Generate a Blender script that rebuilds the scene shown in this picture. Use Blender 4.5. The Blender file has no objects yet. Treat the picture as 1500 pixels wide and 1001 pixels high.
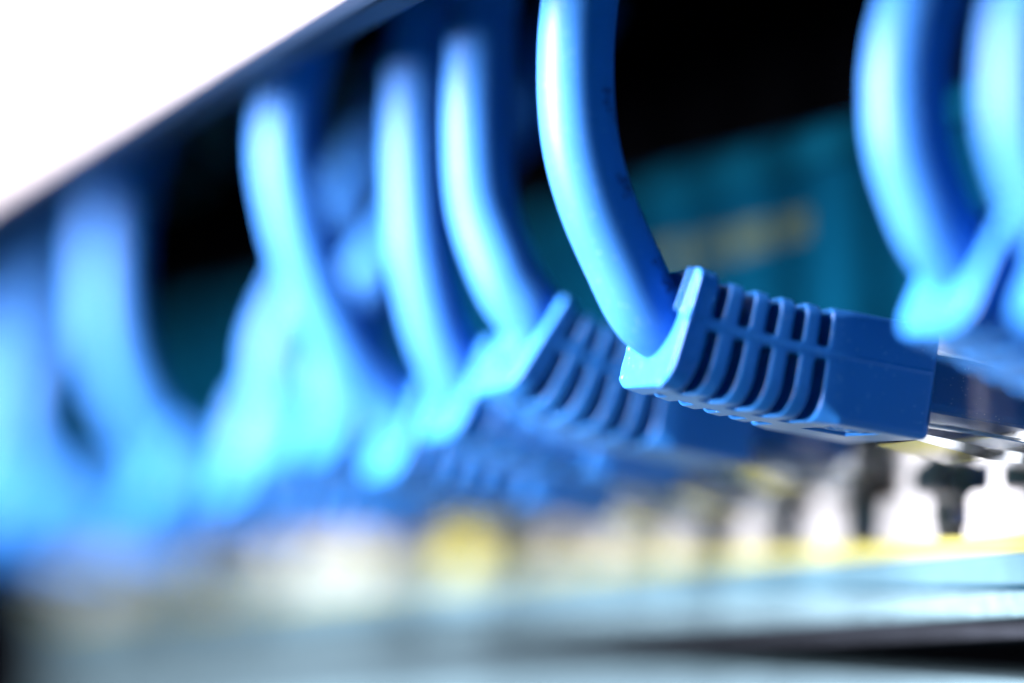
import bpy, bmesh, math, random
import numpy as np
from mathutils import Vector, Matrix

R = math.radians
S = 0.001                      # everything is modelled in millimetres
random.seed(7); np.random.seed(7)
scene = bpy.context.scene
COL = scene.collection

# ------------------------------------------------------------------ camera
# X runs along the row of sockets (away from the lens), Y comes out of the switch, Z is up
cam_d = bpy.data.cameras.new('camera')
cam = bpy.data.objects.new('camera', cam_d); COL.objects.link(cam)
cam_d.sensor_width = 36.0
cam_d.lens = 116.7
cam_d.clip_start = 0.01; cam_d.clip_end = 20
cam.location = (-203.80 * S, 129.57 * S, -14.11 * S)
_d = Vector((0.92345, -0.37310, 0.08960)); _r = Vector((-0.37461, -0.92718, 0)); _u = _r.cross(_d)
cam.rotation_euler = Matrix((_r, _u, -_d)).transposed().to_euler()
cam_d.dof.use_dof = True
cam_d.dof.focus_distance = 228.5 * S
cam_d.dof.aperture_fstop = 7.0
scene.camera = cam

# ------------------------------------------------------------------ world, lamps, exposure
w = bpy.data.worlds.new('World'); scene.world = w; w.use_nodes = True
w.node_tree.nodes['Background'].inputs[0].default_value = (0.1, 0.7, 1.0, 1)
w.node_tree.nodes['Background'].inputs[1].default_value = 0.03

def area_light(name, loc, target, size, size_y, power, color):
    l = bpy.data.lights.new(name, 'AREA'); l.shape = 'RECTANGLE'
    l.size = size * S; l.size_y = size_y * S; l.energy = power; l.color = color
    o = bpy.data.objects.new(name, l); COL.objects.link(o)
    o.location = Vector(loc) * S
    o.rotation_euler = (Vector(target) - Vector(loc)).to_track_quat('-Z', 'Y').to_euler()
    return o
area_light('key_lamp', (46, 300, 112), (20, 20, 4), 90, 280, 20.0, (1.0, 0.77, 0.70))
area_light('fill_lamp', (-420, 160, -120), (20, 20, 5), 200, 160, 0.25, (0.0, 1.0, 1.0))

scene.render.engine = 'CYCLES'
scene.cycles.use_denoising = True
scene.cycles.max_bounces = 8
scene.cycles.transmission_bounces = 8
scene.cycles.sample_clamp_indirect = 8.0
vs = scene.view_settings
vs.view_transform = 'Standard'; vs.look = 'None'; vs.exposure = 0.0; vs.gamma = 1.0
vs.use_curve_mapping = False

# ------------------------------------------------------------------ materials
def new_mat(name):
    m = bpy.data.materials.new(name); m.use_nodes = True
    nt = m.node_tree
    return m, nt, nt.nodes['Principled BSDF']

def N(nt, t, **kw):
    n = nt.nodes.new(t)
    for k, v in kw.items(): setattr(n, k, v)
    return n

def plastic(name, base, base2, rough=0.42, grain=1.0, sss=0.25, speck=0.0, spec=0.5):
    """moulded PVC: slight tone drift, fine mould grain, dust specks"""
    m, nt, b = new_mat(name)
    tc = N(nt, 'ShaderNodeTexCoord')
    n1 = N(nt, 'ShaderNodeTexNoise'); n1.inputs['Scale'].default_value = 320; n1.inputs['Detail'].default_value = 4
    nt.links.new(tc.outputs['Object'], n1.inputs['Vector'])
    mix = N(nt, 'ShaderNodeMix', data_type='RGBA')
    mix.inputs[6].default_value = (*base, 1); mix.inputs[7].default_value = (*base2, 1)
    nt.links.new(n1.outputs['Fac'], mix.inputs[0])
    col = mix.outputs[2]
    if speck > 0:
        v = N(nt, 'ShaderNodeTexVoronoi'); v.inputs['Scale'].default_value = 3000
        nt.links.new(tc.outputs['Object'], v.inputs['Vector'])
        lt = N(nt, 'ShaderNodeMapRange'); lt.inputs[1].default_value = 0.17; lt.inputs[2].default_value = 0.09
        lt.inputs[3].default_value = 0.0; lt.inputs[4].default_value = speck
        nt.links.new(v.outputs['Distance'], lt.inputs[0])
        wn = N(nt, 'ShaderNodeTexNoise'); wn.inputs['Scale'].default_value = 900
        nt.links.new(tc.outputs['Object'], wn.inputs['Vector'])
        mr = N(nt, 'ShaderNodeMapRange'); mr.inputs[1].default_value = 0.46; mr.inputs[2].default_value = 0.60
        nt.links.new(wn.outputs['Fac'], mr.inputs[0])
        mu = N(nt, 'ShaderNodeMath', operation='MULTIPLY')
        nt.links.new(lt.outputs[0], mu.inputs[0]); nt.links.new(mr.outputs[0], mu.inputs[1])
        mx = N(nt, 'ShaderNodeMix', data_type='RGBA'); mx.inputs[7].default_value = (0.35, 0.6, 0.85, 1)
        nt.links.new(mu.outputs[0], mx.inputs[0]); nt.links.new(col, mx.inputs[6])
        col = mx.outputs[2]
    nt.links.new(col, b.inputs['Base Color'])
    g = N(nt, 'ShaderNodeTexNoise'); g.inputs['Scale'].default_value = 5200; g.inputs['Detail'].default_value = 3
    nt.links.new(tc.outputs['Object'], g.inputs['Vector'])
    bp = N(nt, 'ShaderNodeBump'); bp.inputs['Strength'].default_value = 0.35 * grain; bp.inputs['Distance'].default_value = 0.00004
    nt.links.new(g.outputs['Fac'], bp.inputs['Height']); nt.links.new(bp.outputs[0], b.inputs['Normal'])
    b.inputs['Roughness'].default_value = rough
    b.inputs['Specular IOR Level'].default_value = spec
    if sss > 0:
        b.inputs['Subsurface Weight'].default_value = sss
        b.inputs['Subsurface Radius'].default_value = (0.25, 0.6, 1.0)
        b.inputs['Subsurface Scale'].default_value = 0.0007
    return m

def simple(name, base, rough=0.5, metal=0.0, spec=0.5, noise=0.0, nscale=200, bump=0.0):
    m, nt, b = new_mat(name)
    b.inputs['Base Color'].default_value = (*base, 1)
    b.inputs['Roughness'].default_value = rough; b.inputs['Metallic'].default_value = metal
    b.inputs['Specular IOR Level'].default_value = spec
    if noise > 0:
        tc = N(nt, 'ShaderNodeTexCoord')
        n1 = N(nt, 'ShaderNodeTexNoise'); n1.inputs['Scale'].default_value = nscale; n1.inputs['Detail'].default_value = 6
        nt.links.new(tc.outputs['Object'], n1.inputs['Vector'])
        mr = N(nt, 'ShaderNodeMapRange'); mr.inputs[1].default_value = 0.3; mr.inputs[2].default_value = 0.7
        mr.inputs[3].default_value = 1 - noise; mr.inputs[4].default_value = 1 + noise
        nt.links.new(n1.outputs['Fac'], mr.inputs[0])
        vm = N(nt, 'ShaderNodeVectorMath', operation='SCALE'); vm.inputs[0].default_value = base
        nt.links.new(mr.outputs[0], vm.inputs['Scale']); nt.links.new(vm.outputs[0], b.inputs['Base Color'])
        if bump > 0:
            bp = N(nt, 'ShaderNodeBump'); bp.inputs['Strength'].default_value = bump; bp.inputs['Distance'].default_value = 0.0003
            nt.links.new(n1.outputs['Fac'], bp.inputs['Height']); nt.links.new(bp.outputs[0], b.inputs['Normal'])
    return m

BLUE = (0.013, 0.118, 0.42); BLUE2 = (0.018, 0.134, 0.47)
M_boot = plastic('blue_boot_pvc', BLUE, BLUE2, 0.28, 1.0, 0.15, 0.6, 0.16)
M_cable = plastic('blue_cable_pvc', (0.017, 0.120, 0.41), (0.023, 0.136, 0.46), 0.45, 0.5, 0.2, 0.5, 0.15)
M_ink = simple('print_ink', (0.0, 0.02, 0.12), 0.5)
M_white = simple('white_shield', (0.155, 0.195, 0.23), 0.5, 0.0, 0.05)
M_cover = simple('white_cover', (0.30, 0.34, 0.40), 0.5, 0.0, 0.1, 0.03, 60)
M_teal = simple('teal_panel', (0.0004, 0.020, 0.048), 0.6, 0.0, 0.0)
M_ridge = simple('teal_ridge', (0.0008, 0.030, 0.062), 0.6, 0.0, 0.0)
M_black = simple('black_plastic', (0.0012, 0.0015, 0.002), 0.7, 0.0, 0.0)
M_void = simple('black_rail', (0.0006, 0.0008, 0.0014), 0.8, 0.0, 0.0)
M_yellow = simple('yellow_stripe', (0.19, 0.225, 0.07), 0.5, 0.0, 0.03)
M_dust = simple('yellow_cap', (0.16, 0.18, 0.04), 0.5, 0.0, 0.1)
M_ylabel = simple('yellow_print', (0.026, 0.046, 0.036), 0.5, 0.0, 0.0)
M_bezel = simple('blue_grey_bezel', (0.036, 0.092, 0.140), 0.6, 0.0, 0.03, 0.10, 500, 0.2)
M_lip = simple('pale_lip', (0.060, 0.122, 0.165), 0.6, 0.0, 0.03, 0.25, 1400, 0.5)
M_grey = simple('grey_metal', (0.010, 0.015, 0.023), 0.6, 0.0, 0.03, 0.15, 200)
M_pale = simple('pale_metal', (0.040, 0.080, 0.110), 0.5, 0.0, 0.05, 0.1, 150)
M_undershade = simple('dark_undershade', (0.0015, 0.008, 0.024), 0.5, 0.0, 0.1)  # shade beneath the cover, put into a near-black blue
M_chrome = simple('bright_metal', (0.75, 0.76, 0.80), 0.16, 1.0)
M_gold = simple('gold_contact', (0.85, 0.60, 0.22), 0.25, 1.0)
M_steel = simple('dull_steel', (0.5, 0.5, 0.55), 0.4)
def glass_mat():
    m, nt, b = new_mat('clear_polycarbonate')
    b.inputs['Base Color'].default_value = (0.86, 0.95, 1.0, 1)
    b.inputs['Roughness'].default_value = 0.06
    b.inputs['IOR'].default_value = 1.5
    b.inputs['Transmission Weight'].default_value = 1.0
    return m
M_glass = glass_mat()

# ------------------------------------------------------------------ helpers
def link_mesh(name, me, mat, parent=None, smooth=True):
    me.materials.clear(); me.materials.append(mat)
    if smooth: me.polygons.foreach_set('use_smooth', [True] * len(me.polygons))
    o = bpy.data.objects.new(name, me); COL.objects.link(o)
    if parent: o.parent = parent
    return o

def from_bm(name, bm, mat, parent=None, smooth=False):
    bmesh.ops.scale(bm, vec=(S, S, S), verts=bm.verts)
    bmesh.ops.recalc_face_normals(bm, faces=bm.faces)
    me = bpy.data.meshes.new(name); bm.to_mesh(me); bm.free()
    return link_mesh(name, me, mat, parent, smooth)

def box_bm(x0, x1, y0, y1, z0, z1, bev=0.0, seg=2):
    bm = bmesh.new()
    bmesh.ops.create_cube(bm, size=1)
    for v in bm.verts:
        v.co = Vector((x0 + (v.co.x + .5) * (x1 - x0), y0 + (v.co.y + .5) * (y1 - y0), z0 + (v.co.z + .5) * (z1 - z0)))
    if bev > 0:
        bmesh.ops.bevel(bm, geom=bm.edges[:], offset=bev, segments=seg, profile=0.5, affect='EDGES')
    return bm

def box(name, mat, x0, x1, y0, y1, z0, z1, parent=None, bev=0.0, seg=2):
    return from_bm(name, box_bm(x0, x1, y0, y1, z0, z1, bev, seg), mat, parent, False)

def empty(name, loc=(0, 0, 0), label=None, cat=None, group=None):
    o = bpy.data.objects.new(name, None); COL.objects.link(o)
    o.empty_display_size = 0.005
    o.location = Vector(loc) * S
    if label: o['label'] = label
    if cat: o['category'] = cat
    if group: o['group'] = group
    return o

def smooth_path(pts, n=14):
    P = [Vector(p) for p in pts]
    P = [P[0] * 2 - P[1]] + P + [P[-1] * 2 - P[-2]]
    out = []
    for i in range(1, len(P) - 2):
        a, b, c, d = P[i - 1], P[i], P[i + 1], P[i + 2]
        for k in range(n):
            t = k / n
            out.append(0.5 * ((2 * b) + (c - a) * t + (2 * a - 5 * b + 4 * c - d) * t * t + (3 * b - a - 3 * c + d) * t ** 3))
    out.append(P[-2])
    return out

def tube_mesh(name, path, r, seg=40):
    V = []; F = []
    nrm = Vector((1, 0, 0))
    frames = []
    for i, p in enumerate(path):
        t = (path[min(i + 1, len(path) - 1)] - path[max(i - 1, 0)]).normalized()
        nrm = (nrm - t * nrm.dot(t)).normalized()
        b = t.cross(nrm)
        frames.append((p, t, nrm.copy(), b))
        for k in range(seg):
            a = 2 * math.pi * k / seg
            V.append((p + (nrm * math.cos(a) + b * math.sin(a)) * r) * S)
    for i in range(len(path) - 1):
        for k in range(seg):
            k2 = (k + 1) % seg
            F.append((i * seg + k, i * seg + k2, (i + 1) * seg + k2, (i + 1) * seg + k))
    F.append(tuple(reversed(range(seg)))); F.append(tuple(range((len(path) - 1) * seg, len(path) * seg)))
    me = bpy.data.meshes.new(name); me.from_pydata([tuple(v) for v in V], [], F); me.update()
    return me, frames

# ------------------------------------------------------------------ moulded boot from a distance field
def sub_smooth(a, b, k):       # a minus b
    h = np.clip(0.5 - 0.5 * (a + b) / k, 0, 1)
    return a * (1 - h) + (-b) * h + k * h * (1 - h)
def union_smooth(a, b, k):
    h = np.clip(0.5 + 0.5 * (b - a) / k, 0, 1)
    return b * (1 - h) + a * h - k * h * (1 - h)
def rbox2(x, y, hx, hy, r):
    qx = np.abs(x) - hx + r; qy = np.abs(y) - hy + r
    return np.minimum(np.maximum(qx, qy), 0) + np.sqrt(np.maximum(qx, 0) ** 2 + np.maximum(qy, 0) ** 2) - r
def inter_smooth(a, b, k): return sub_smooth(a, -b, k)

L_BOOT = 18.5; SLOTS = [8.75 + 1.93 * i for i in range(5)]
def boot_field(s, w, h, fine):
    # cross-section: crisp at the plug end, generously rounded along the ribbed lower edge
    ramp = np.clip((s - 6.8) / 2.2, 0, 1)
    tt = np.clip(s - 6.0, 0, 13); taper = 1 - 0.265 * (np.sqrt(tt * tt + 4.0) - 2.0) / 10.6
    rb = 0.55 + 1.75 * ramp
    rt = 0.55 + 0.35 * ramp
    r = np.where(h < 0, rb, rt)
    body2 = rbox2(w / taper, h, 5.85, 3.9, r)
    ends = np.abs(s - L_BOOT / 2) - L_BOOT / 2
    d = inter_smooth(body2, ends, 0.5)
    # slots
    core = rbox2(w, h - 0.2, 2.9, 2.4, 1.2)
    side_spine = np.abs(h - 0.75) - 0.42
    mid_spine = np.abs(w) - 1.25
    spine = np.where(np.abs(w) > 3.1, side_spine, 1e3)
    spine = np.minimum(spine, np.where(np.abs(h) > 2.7, mid_spine, 1e3))
    cut = np.full_like(d, 1e3)
    for c in SLOTS:
        cut = np.minimum(cut, np.abs(s - c) - 0.42)
    keep = union_smooth(core, spine, 0.25)
    cut = inter_smooth(cut, -keep, 0.3)
    d = sub_smooth(d, cut, 0.17)
    # cap: a touch larger, with the mouth the cable leaves by
    capb = inter_smooth(rbox2(w, h - 0.05, 4.42, 4.15, np.where(h < 0, 1.9, 0.8)), np.abs(s - 17.75) - 0.75, 0.16)
    d = union_smooth(d, capb, 0.15)
    mouth = inter_smooth(rbox2(w, h - 1.2, 2.8, 2.85, 2.7), 14.0 - s, 0.2)
    d = sub_smooth(d, mouth, 0.2)
    if fine:
        # mould flash: nubs on the cap, a raised lip round its upper corner, and the seam along the side
        for (cs, cw, ch, rr) in ((18.4, -4.4, 0.85, .26), (18.4, 3.9, -1.2, .28), (18.4, 3.6, -3.3, .26), (18.3, -4.1, 3.6, .22), (18.3, -3.0, -4.05, .2)):
            d = union_smooth(d, np.sqrt((s - cs) ** 2 + (w - cw) ** 2 + (h - ch) ** 2) - rr, 0.25)
        lip = np.maximum(np.maximum(np.abs(w + 3.1 + 0.1 * (h - 2)) - 0.13, np.abs(s - 18.4) - 0.6), np.abs(h - 2.6) - 1.5)
        d = union_smooth(d, lip, 0.3)
        seam = np.maximum(np.abs(h - 0.72) - 0.05, np.maximum(np.abs(w) - 5.92 * taper, np.abs(s - 9.1) - 8.8))
        d = union_smooth(d, seam, 0.14)
        # moulded panel with two characters on the underside
        pan = np.maximum(np.maximum(np.abs(s - 4.6) - 1.7, np.abs(w + 1.6) - 2.5), h + 3.66)
        d = sub_smooth(d, pan, 0.1)
        for (cs, cw) in ((5.3, -2.9), (5.3, -1.7), (3.9, -2.3)):
            rr = np.sqrt(((s - cs)) ** 2 + ((w - cw) / (1.0 if cs > 5 else 1.7)) ** 2)
            d = union_smooth(d, np.sqrt((rr - 0.42) ** 2 + (h + 3.68) ** 2) - 0.19, 0.08)
    return d

def surface_nets(f, org, hstep):
    nx, ny, nz = f.shape
    neg = f < 0
    acc = np.zeros((nx - 1, ny - 1, nz - 1, 3), np.float32); cnt = np.zeros((nx - 1, ny - 1, nz - 1), np.float32)
    def sl(a, n): return slice(a, n - 1 + a)
    corners = [(i, j, k) for i in (0, 1) for j in (0, 1) for k in (0, 1)]
    for c0 in corners:
        for ax in range(3):
            if c0[ax]: continue
            c1 = list(c0); c1[ax] = 1
            A = f[sl(c0[0], nx), sl(c0[1], ny), sl(c0[2], nz)]; B = f[sl(c1[0], nx), sl(c1[1], ny), sl(c1[2], nz)]
            m = (A < 0) != (B < 0)
            a = A[m]; b = B[m]
            t = a / (a - b)
            p = np.tile(np.array(c0, np.float32), (len(t), 1)); p[:, ax] += t
            acc[m] += p; cnt[m] += 1
    act = cnt > 0
    idx = -np.ones(act.shape, np.int64); idx[act] = np.arange(act.sum())
    ii = np.argwhere(act)
    V = (ii + acc[act] / cnt[act][:, None]) * hstep + np.array(org)
    Q = []
    for ax in range(3):
        o1, o2 = [(1, 2), (2, 0), (0, 1)][ax]
        sa = [slice(1, -1)] * 3; sa[ax] = slice(0, -1)
        sb = [slice(1, -1)] * 3; sb[ax] = slice(1, None)
        A = neg[tuple(sa)]; B = neg[tuple(sb)]
        e = np.argwhere(A != B)
        flip = A[tuple(e.T)]
        base = e.copy(); base[:, o1] += 1; base[:, o2] += 1
        def at(d1, d2):
            q = base.copy(); q[:, o1] -= d1; q[:, o2] -= d2
            return idx[q[:, 0], q[:, 1], q[:, 2]]
        q = np.stack([at(1, 1), at(0, 1), at(0, 0), at(1, 0)], 1)
        q[~flip] = q[~flip][:, ::-1]
        Q.append(q)
    return V, np.concatenate(Q)

def boot_arrays(step, fine):
    mg = 3 * step + 0.6
    s = np.arange(-mg, L_BOOT + 1.2 + mg, step, dtype=np.float32)
    wv = np.arange(-6.1 - mg, 6.1 + mg, step, dtype=np.float32)
    h = np.arange(-4.3 - mg, 4.5 + mg, step, dtype=np.float32)
    Sg, Wg, Hg = np.meshgrid(s, wv, h, indexing='ij', sparse=False)
    f = boot_field(Sg, Wg, Hg, fine)
    return surface_nets(f, (s[0], wv[0], h[0]), step)

def boot_curve(t0, t1):
    """centre line of the boot: angle t0 along the stiff end, bending on to t1 through the ribs"""
    ss = np.linspace(-6, 24, 301)
    ang = np.radians(t0 + (t1 - t0) * np.clip((ss - 7.5) / (L_BOOT - 7.5), 0, 1))
    ds = ss[1] - ss[0]
    y = np.concatenate([[0], np.cumsum(np.cos((ang[1:] + ang[:-1]) / 2) * ds)])
    z = np.concatenate([[0], np.cumsum(np.sin((ang[1:] + ang[:-1]) / 2) * ds)])
    y -= np.interp(0, ss, y); z -= np.interp(0, ss, z)
    return ss, y, z, ang

def bent(V, t0, t1):
    ss, y, z, ang = boot_curve(t0, t1)
    s = V[:, 0]; a = np.interp(s, ss, ang)
    Y = np.interp(s, ss, y) - np.sin(a) * V[:, 2]
    Z = np.interp(s, ss, z) + np.cos(a) * V[:, 2]
    return np.stack([V[:, 1], Y, Z], 1)
def bent_point(t0, t1, s, h=0.0):
    return bent(np.array([[s, 0.0, h]]), t0, t1)[0]

def boot_mesh(name, arrays, t0, t1):
    V, Q = arrays
    P = bent(V, t0, t1) * S
    me = bpy.data.meshes.new(name)
    me.vertices.add(len(P)); me.vertices.foreach_set('co', P.astype(np.float32).ravel())
    me.loops.add(len(Q) * 4); me.loops.foreach_set('vertex_index', Q.astype(np.int32).ravel())
    me.polygons.add(len(Q)); me.polygons.foreach_set('loop_start', np.arange(0, len(Q) * 4, 4, dtype=np.int32))
    me.update(calc_edges=True); me.validate()
    return me

# ------------------------------------------------------------------ the switch and its surroundings
PITCH = 13.75; PY = 6.5             # socket pitch, plane of the switch front
X0, X1 = -130.0, 280.0
sw = empty('network_switch', (0, 0, 0), 'teal and pale blue network switch front with a row of white framed sockets', 'network switch')
box('front_panel', M_teal, X0, X1, -9, PY - 0.2, 6.3, 27.8, sw, 0.3)
box('panel_ridge', M_ridge, X0, X1, -9, PY + 0.8, 24.2, 27.0, sw, 0.4)
box('socket_cavity', M_black, X0, X1, -9, -7.2, -6.9, 6.2, sw)
box('socket_floor', M_black, X0, X1, -7.1, PY - 0.6, -7.1, -6.6, sw)
box('yellow_stripe', M_yellow, X0, X1, -7, PY + 0.25, -7.8, -6.65, sw, 0.15)
box('lower_bezel', M_bezel, X0, X1, -7, PY + 0.6, -10.25, -7.85, sw, 0.25)
box('bezel_groove', M_teal, X0, X1, -7, PY - 0.1, -10.6, -10.2, sw)
box('bezel_lip', M_lip, X0, X1, -7, PY + 0.9, -12.55, -10.6, sw, 0.35)
box('base_edge', M_grey, X0, X1, -7, PY - 0.6, -14.0, -12.5, sw, 0.2)

def divider_mesh():
    prof = [(4.75, -6.6), (4.75, -5.8), (4.3, -5.65), (4.3, -3.9), (4.1, -3.45), (3.6, -3.2), (1.5, -3.1), (1.15, -2.8), (1.05, -1.35),
            (1.7, -1.05), (3.6, -0.5), (3.9, 0.0), (3.7, 0.35), (1.3, 0.6), (1.2, 6.3)]
    pts = [(x, z) for x, z in prof] + [(-x, z) for x, z in reversed(prof)]
    bm = bmesh.new()
    f = bm.faces.new([bm.verts.new((x, PY, z)) for x, z in pts])
    r = bmesh.ops.extrude_face_region(bm, geom=[f])
    for g in r['geom']:
        if isinstance(g, bmesh.types.BMVert): g.co.y -= 2.4
    bmesh.ops.recalc_face_normals(bm, faces=bm.faces)
    ed = [e for e in bm.edges if all(abs(v.co.y - PY) < 1e-4 for v in e.verts)]
    bmesh.ops.bevel(bm, geom=ed, offset=0.16, segments=2, profile=0.5, affect='EDGES')
    bmesh.ops.scale(bm, vec=(S, S, S), verts=bm.verts)
    me = bpy.data.meshes.new('socket_frame'); bm.to_mesh(me); bm.free(); me.materials.append(M_white)
    return me
dm = divider_mesh()
tab_bm = box_bm(4.2, 7.3, PY - 1.6, PY - 0.3, -5.25, -4.3, 0.25); bmesh.ops.scale(tab_bm, vec=(S, S, S), verts=tab_bm.verts)
tm = bpy.data.meshes.new('spring_tab'); tab_bm.to_mesh(tm); tab_bm.free(); tm.materials.append(M_chrome)
for k in range(-2, 20):
    o = bpy.data.objects.new('socket_frame', dm); COL.objects.link(o); o.parent = sw; o.location = ((6.875 + PITCH * k) * S, 0, 0)
    t = bpy.data.objects.new('spring_tab', tm); COL.objects.link(t); t.parent = o
# faded yellow lettering on the panel
for x0, x1 in ((36.5, 42), (43.5, 51.5), (53, 58), (60, 66.5)):
    box('printed_mark', M_ylabel, x0, x1, PY - 0.19, PY - 0.14, 18.6, 21.0, sw)

cov = empty('cable_cover', (100, 54, 28.4), 'white cable cover overhanging the row at top left', 'cable cover')
def cover_part():
    # a rounded white front with its lower edge turned under
    prof = []
    Yf, Zb = 54.0, 31.8
    for a in range(0, 91, 15):
        prof.append((Yf - 3 + 3 * math.cos(R(-a)), Zb + 9 + 9 * math.sin(R(-a))))
    prof = [(Yf, 120)] + prof + [(Yf - 3.2, Zb + 1.4), (Yf - 2.6, Zb + 9), (Yf - 2.6, 120)]
    bm = bmesh.new()
    a = [bm.verts.new((-330 - 100, y - 54, z - 28.4)) for y, z in prof]; b = [bm.verts.new((420 - 100, y - 54, z - 28.4)) for y, z in prof]
    n = len(prof)
    for i in range(n):
        bm.faces.new((a[i], a[(i + 1) % n], b[(i + 1) % n], b[i]))
    bm.faces.new(a); bm.faces.new(list(reversed(b)))
    o = from_bm('cover_front', bm, M_cover, cov, False)
    for f in o.data.polygons: f.use_smooth = abs(f.normal.x) < 0.5
    o.data.set_sharp_from_angle(angle=R(40))
    return o
cover_part()
box('underside_shade', M_undershade, -330 - 100, 420 - 100, -4.3, -0.9, 1.7, 3.35, cov, 0.5)  # added strip along the cover's underside, its shade painted in as dark colour

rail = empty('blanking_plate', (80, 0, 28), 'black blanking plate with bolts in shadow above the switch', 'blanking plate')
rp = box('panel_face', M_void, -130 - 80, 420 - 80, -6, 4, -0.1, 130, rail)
for x, z in ((116, 48), (160, 48), (194, 53), (228, 53)):
    bm = bmesh.new(); bmesh.ops.create_cone(bm, cap_ends=True, segments=32, radius1=4.2, radius2=3.4, depth=2.4)
    bmesh.ops.rotate(bm, matrix=Matrix.Rotation(R(-90), 3, 'X'), verts=bm.verts)
    bmesh.ops.translate(bm, vec=(x - 80, 5.2, z - 28), verts=bm.verts)
    from_bm('bolt', bm, M_steel, rail)
low = empty('lower_unit', (80, 0, -17), 'grey metal unit below the switch behind a black gap', 'rack unit')
box('unit_face', M_pale, X0 - 80, X1 - 80, -8, 6.5, -40, 0.1, low, 0.3)
back = box('rack_shadow_gap', M_void, X0, X1 + 200, -40, -12, -60, 140); back['kind'] = 'structure'; back.name = 'background'
ear = box('rack_post', M_void, X1 + 3, X1 + 90, -10, 12, -60, 140); ear['label'] = 'dark rack post at the far left end of the switch'; ear['category'] = 'rack post'

# yellow dust cap in a far socket
dc = empty('dust_plug', (PITCH * 8, 0, -3), 'small yellow dust plug in the lower part of a far socket', 'dust plug')
box('plug_face', M_dust, -5.2, 5.2, PY - 3, PY + 1.6, -4.0, 4.0, dc, 0.5)
box('pull_tab', M_dust, -2, 2, PY + 1.5, PY + 3.4, -1, 0.6, dc, 0.3)

# ------------------------------------------------------------------ plugs and cables
A_fine = boot_arrays(0.085, True)
A_mid = boot_arrays(0.13, False)
A_low = boot_arrays(0.2, False)

def plug_parts(root, z_end, t0, y_end, detail):
    """clear plug in front of the boot, latch below, wires and contacts inside; built about the boot's front end"""
    M = Matrix.Translation(Vector((0, y_end, z_end)) * S) @ Matrix.Rotation(R(t0), 4, 'X')
    def put(o): o.matrix_local = M; return o
    b = put(box('plug_body', M_glass, -5.75, 5.75, -20, 1.2, -3.1, 3.2, root, 0.25))
    put(box('wire_core', M_boot, -4.6, 4.6, -9, 0.9, -2.0, 2.0, b, 0.6)).matrix_local = Matrix.Identity(4)
    if detail:
        bm = bmesh.new()
        pr = [(-0.6, -3.3), (-6.5, -3.5), (-13, -3.3), (-18.5, -3.15), (-18.5, -3.5), (-13, -4.0), (-6.5, -4.3), (-0.6, -3.85)]
        a = [bm.verts.new((-3.0, y, z)) for y, z in pr]; c = [bm.verts.new((3.0, y, z)) for y, z in pr]
        for i in range(len(pr)): bm.faces.new((a[i], a[(i + 1) % len(pr)], c[(i + 1) % len(pr)], c[i]))
        bm.faces.new(a); bm.faces.new(list(reversed(c)))
        lt = from_bm('latch', bm, M_glass, b)
        for sx in (-1, 1):
            box('side_rail', M_glass, sx * 5.3 - 0.35, sx * 5.3 + 0.35, -18, 0.6, 3.2, 3.9, b, 0.1)
        for k in range(8):
            box('contact', M_gold, -3.6 + 1.02 * k - 0.15, -3.6 + 1.02 * k + 0.15, -19.5, -14.5, 1.4, 3.35, b)

def make_cable(n, label, t0, t1, arrays, cable_pts, z_end=3.45, y_end=18.5, yaw=0.0, roll=0.0, group=None, detail=True, mesh=None, name='network_cable'):
    """n: socket number; cable_pts: (x, y, z) after the boot's mouth, relative to the socket"""
    root = empty(name, (PITCH * n, 0, 0), label, 'network cable', group)
    me = mesh or boot_mesh('boot', arrays, t0, t1)
    boot = link_mesh('boot', me, M_boot, root)
    M = Matrix.Translation(Vector((0, y_end, z_end)) * S) @ Matrix.Rotation(R(yaw), 4, 'Z') @ Matrix.Rotation(R(roll), 4, 'Y')
    boot.matrix_local = M
    plug_parts(root, z_end, t0, y_end, detail)
    R3 = Matrix.Rotation(R(yaw), 3, 'Z') @ Matrix.Rotation(R(roll), 3, 'Y')
    start = []
    for s, hh in ((9.0, 0.3), (13.0, 0.4), (16.5, 0.5)):
        p = bent_point(t0, t1, s, hh)
        q = R3 @ Vector(p); start.append((q.x, q.y + y_end, q.z + z_end))
    path = smooth_path(start + cable_pts, 14)
    cm, frames = tube_mesh('cable', path, 2.6, 48 if detail else 28)
    cb = link_mesh('cable', cm, M_cable, root)
    return root, cb, frames

# the one in focus
mainr, maincb, fr = make_cable(0, 'sharp blue network cable in focus with bent ribbed boot', 7.6, 17.5, A_fine,
    [(0, 37.2, 7.9), (0, 39.3, 11.5), (0, 41.2, 15.6), (0, 42.3, 19.7), (0, 42.6, 24.4), (0, 42.2, 29.5), (0, 40.5, 37), (0, 36, 47), (0, 29, 58)], roll=-2.0)
# dot-matrix ink on its jacket
def ink(frames, spots, parent):
    bm = bmesh.new()
    for (i, a) in spots:
        i0 = int(i); p, t, nn, b = frames[i0]; p2 = frames[i0 + 1][0]
        c = p + (p2 - p) * (i - i0)
        d = nn * math.cos(a) + b * math.sin(a)
        M = Matrix.Translation(c + d * 2.612) @ d.to_track_quat('Z', 'Y').to_matrix().to_4x4()
        bmesh.ops.create_circle(bm, cap_ends=True, segments=12, radius=0.17, matrix=M)
    return from_bm('printed_dots', bm, M_ink, parent)
spots = []
rr = random.Random(3)
for i0, cols, rows in ((45.5, 4, 4), (50.5, 3, 4), (67, 3, 4), (70.5, 3, 4), (86, 3, 4), (90, 3, 3)):
    for col in range(cols):
        for row in range(rows):
            if rr.random() < 0.6:
                spots.append((i0 + col * 1.25, -2.45 + (row - 2) * 0.13))
ink(fr, spots, maincb)

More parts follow.
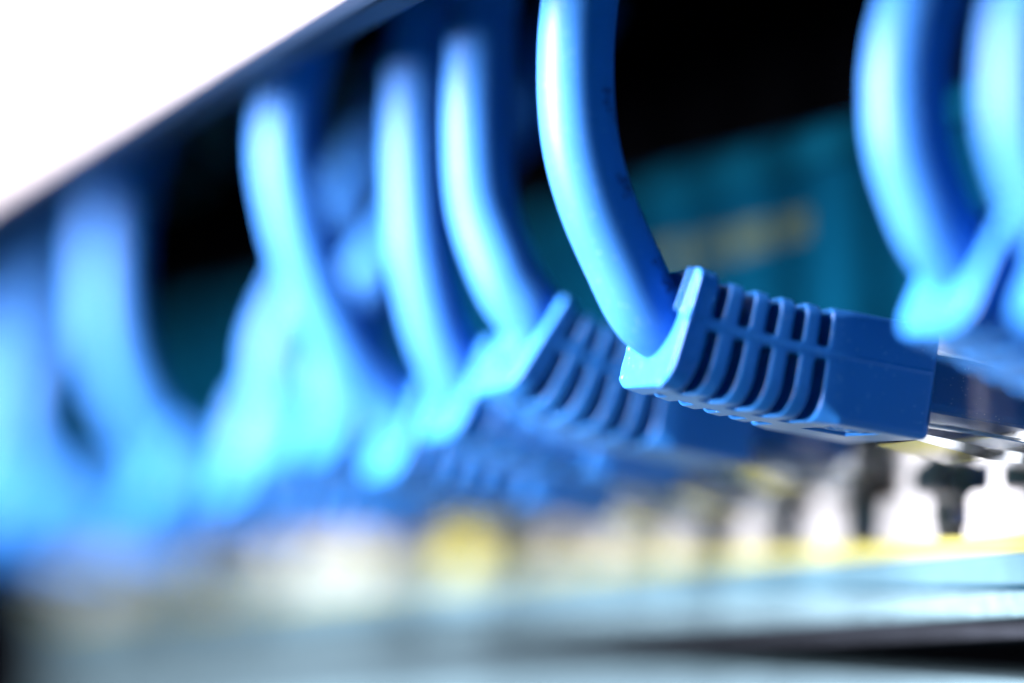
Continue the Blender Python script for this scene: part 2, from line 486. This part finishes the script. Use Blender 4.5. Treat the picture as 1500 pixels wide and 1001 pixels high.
make_cable(2, 'blurred blue network cable next behind the sharp one, boot bent steeply', 9, 33, A_mid,
    [(-1.5, 35.0, 9.8), (-1, 36.8, 12.8), (0, 38.3, 17.8), (0, 38.9, 23), (0, 38.8, 29), (0, 38, 36), (0, 35, 46), (0, 30, 57)], z_end=2.9, yaw=2)
make_cable(3, 'blurred blue network cable just left of the steeply bent one', 8, 24, A_mid,
    [(0, 35.4, 7.4), (0, 37.0, 11), (0, 38.4, 17), (0, 38.8, 23), (0, 38.7, 29), (0, 38, 36), (0, 35, 46), (0, 30, 57)], z_end=1.6, y_end=17.6)
make_cable(4, 'blurred blue network cable leaning far out to the left', 6, 20, A_mid,
    [(0, 36.2, 6.2), (0, 39.6, 9.5), (0, 42.6, 15.5), (0, 44.4, 21), (0, 45.2, 27), (0, 44, 34), (0, 40, 45), (0, 33, 57)], z_end=0.0, y_end=17.5)
make_cable(-2, 'blurred blue network cable with pale boot right of the sharp one', 17, 25, A_mid,
    [(0, 29.8, 10.2), (0, 31.2, 12.9), (0, 32.3, 16.5), (0, 32.3, 21), (0, 31, 25.5), (0, 28, 31), (0, 23, 38)], z_end=2.2, y_end=12)
make_cable(-3, 'blurred blue network cable cut by the right edge of the picture', 17, 25, A_mid,
    [(0, 29.8, 9.6), (0, 31.2, 12.3), (0, 32.2, 16), (0, 31.8, 21), (0, 30, 25.5), (0, 27, 31), (0, 22, 38)], z_end=1.7, y_end=12)
std = boot_mesh('boot', A_low, 7, 20)
def far(n, label, pts, z=2.0, group=None):
    make_cable(n, label, 7, 20, None, pts, z_end=z, group=group, detail=False, mesh=std)
far(5, 'very blurred blue network cable with dim highlight behind the far leaning one',
    [(0, 35.6, 7), (0, 36.0, 11), (0, 33.6, 16), (0, 30.0, 21), (0, 25, 27), (0, 18, 34), (0, 12, 44)], 2.0)
far(6, 'very blurred blue network cable with broad white highlight low in its bend',
    [(0, 35.8, 7), (0, 36.8, 9.2), (0, 36.6, 12.8), (0, 34.8, 17), (0, 32.0, 22.5), (0, 28, 30), (0, 23, 40)], 2.0)
far(9, 'very blurred tall pale blue network cable at far left under the white cover',
    [(0, 36.5, 6.5), (0, 39, 10), (0, 41.2, 16), (0, 41.8, 22), (0, 41.5, 29), (0, 40, 36), (0, 36, 46), (0, 30, 57)], -0.3)
for n, z, k in ((7, -0.6, 1.7),):
    far(n, {7: 'blurred blue plug low behind the broad white highlight, its cable leaning back',
            }[n],
        [(0, 34.6, 5.0), (0, 35.2 - k, 8.0), (0, 33.5 - 3 * k, 12), (0, 32 - 6 * k, 18), (0, 30 - 8 * k, 25), (0, 27 - 9 * k, 34), (0, 24 - 9 * k, 44)], z)
for n in (13, 15, 16):
    far(n, 'indistinct blurred blue network cable deep in the row at far left',
        [(0, 35.6, 5.0), (0, 37.2, 8.5), (0, 37.0 + rr.uniform(-1, 1), 14), (0, 35.5, 20), (0, 33, 28), (0, 30, 36), (0, 26, 46)], rr.uniform(-2.2, -0.4),
        group='blurred cables deep in the row')
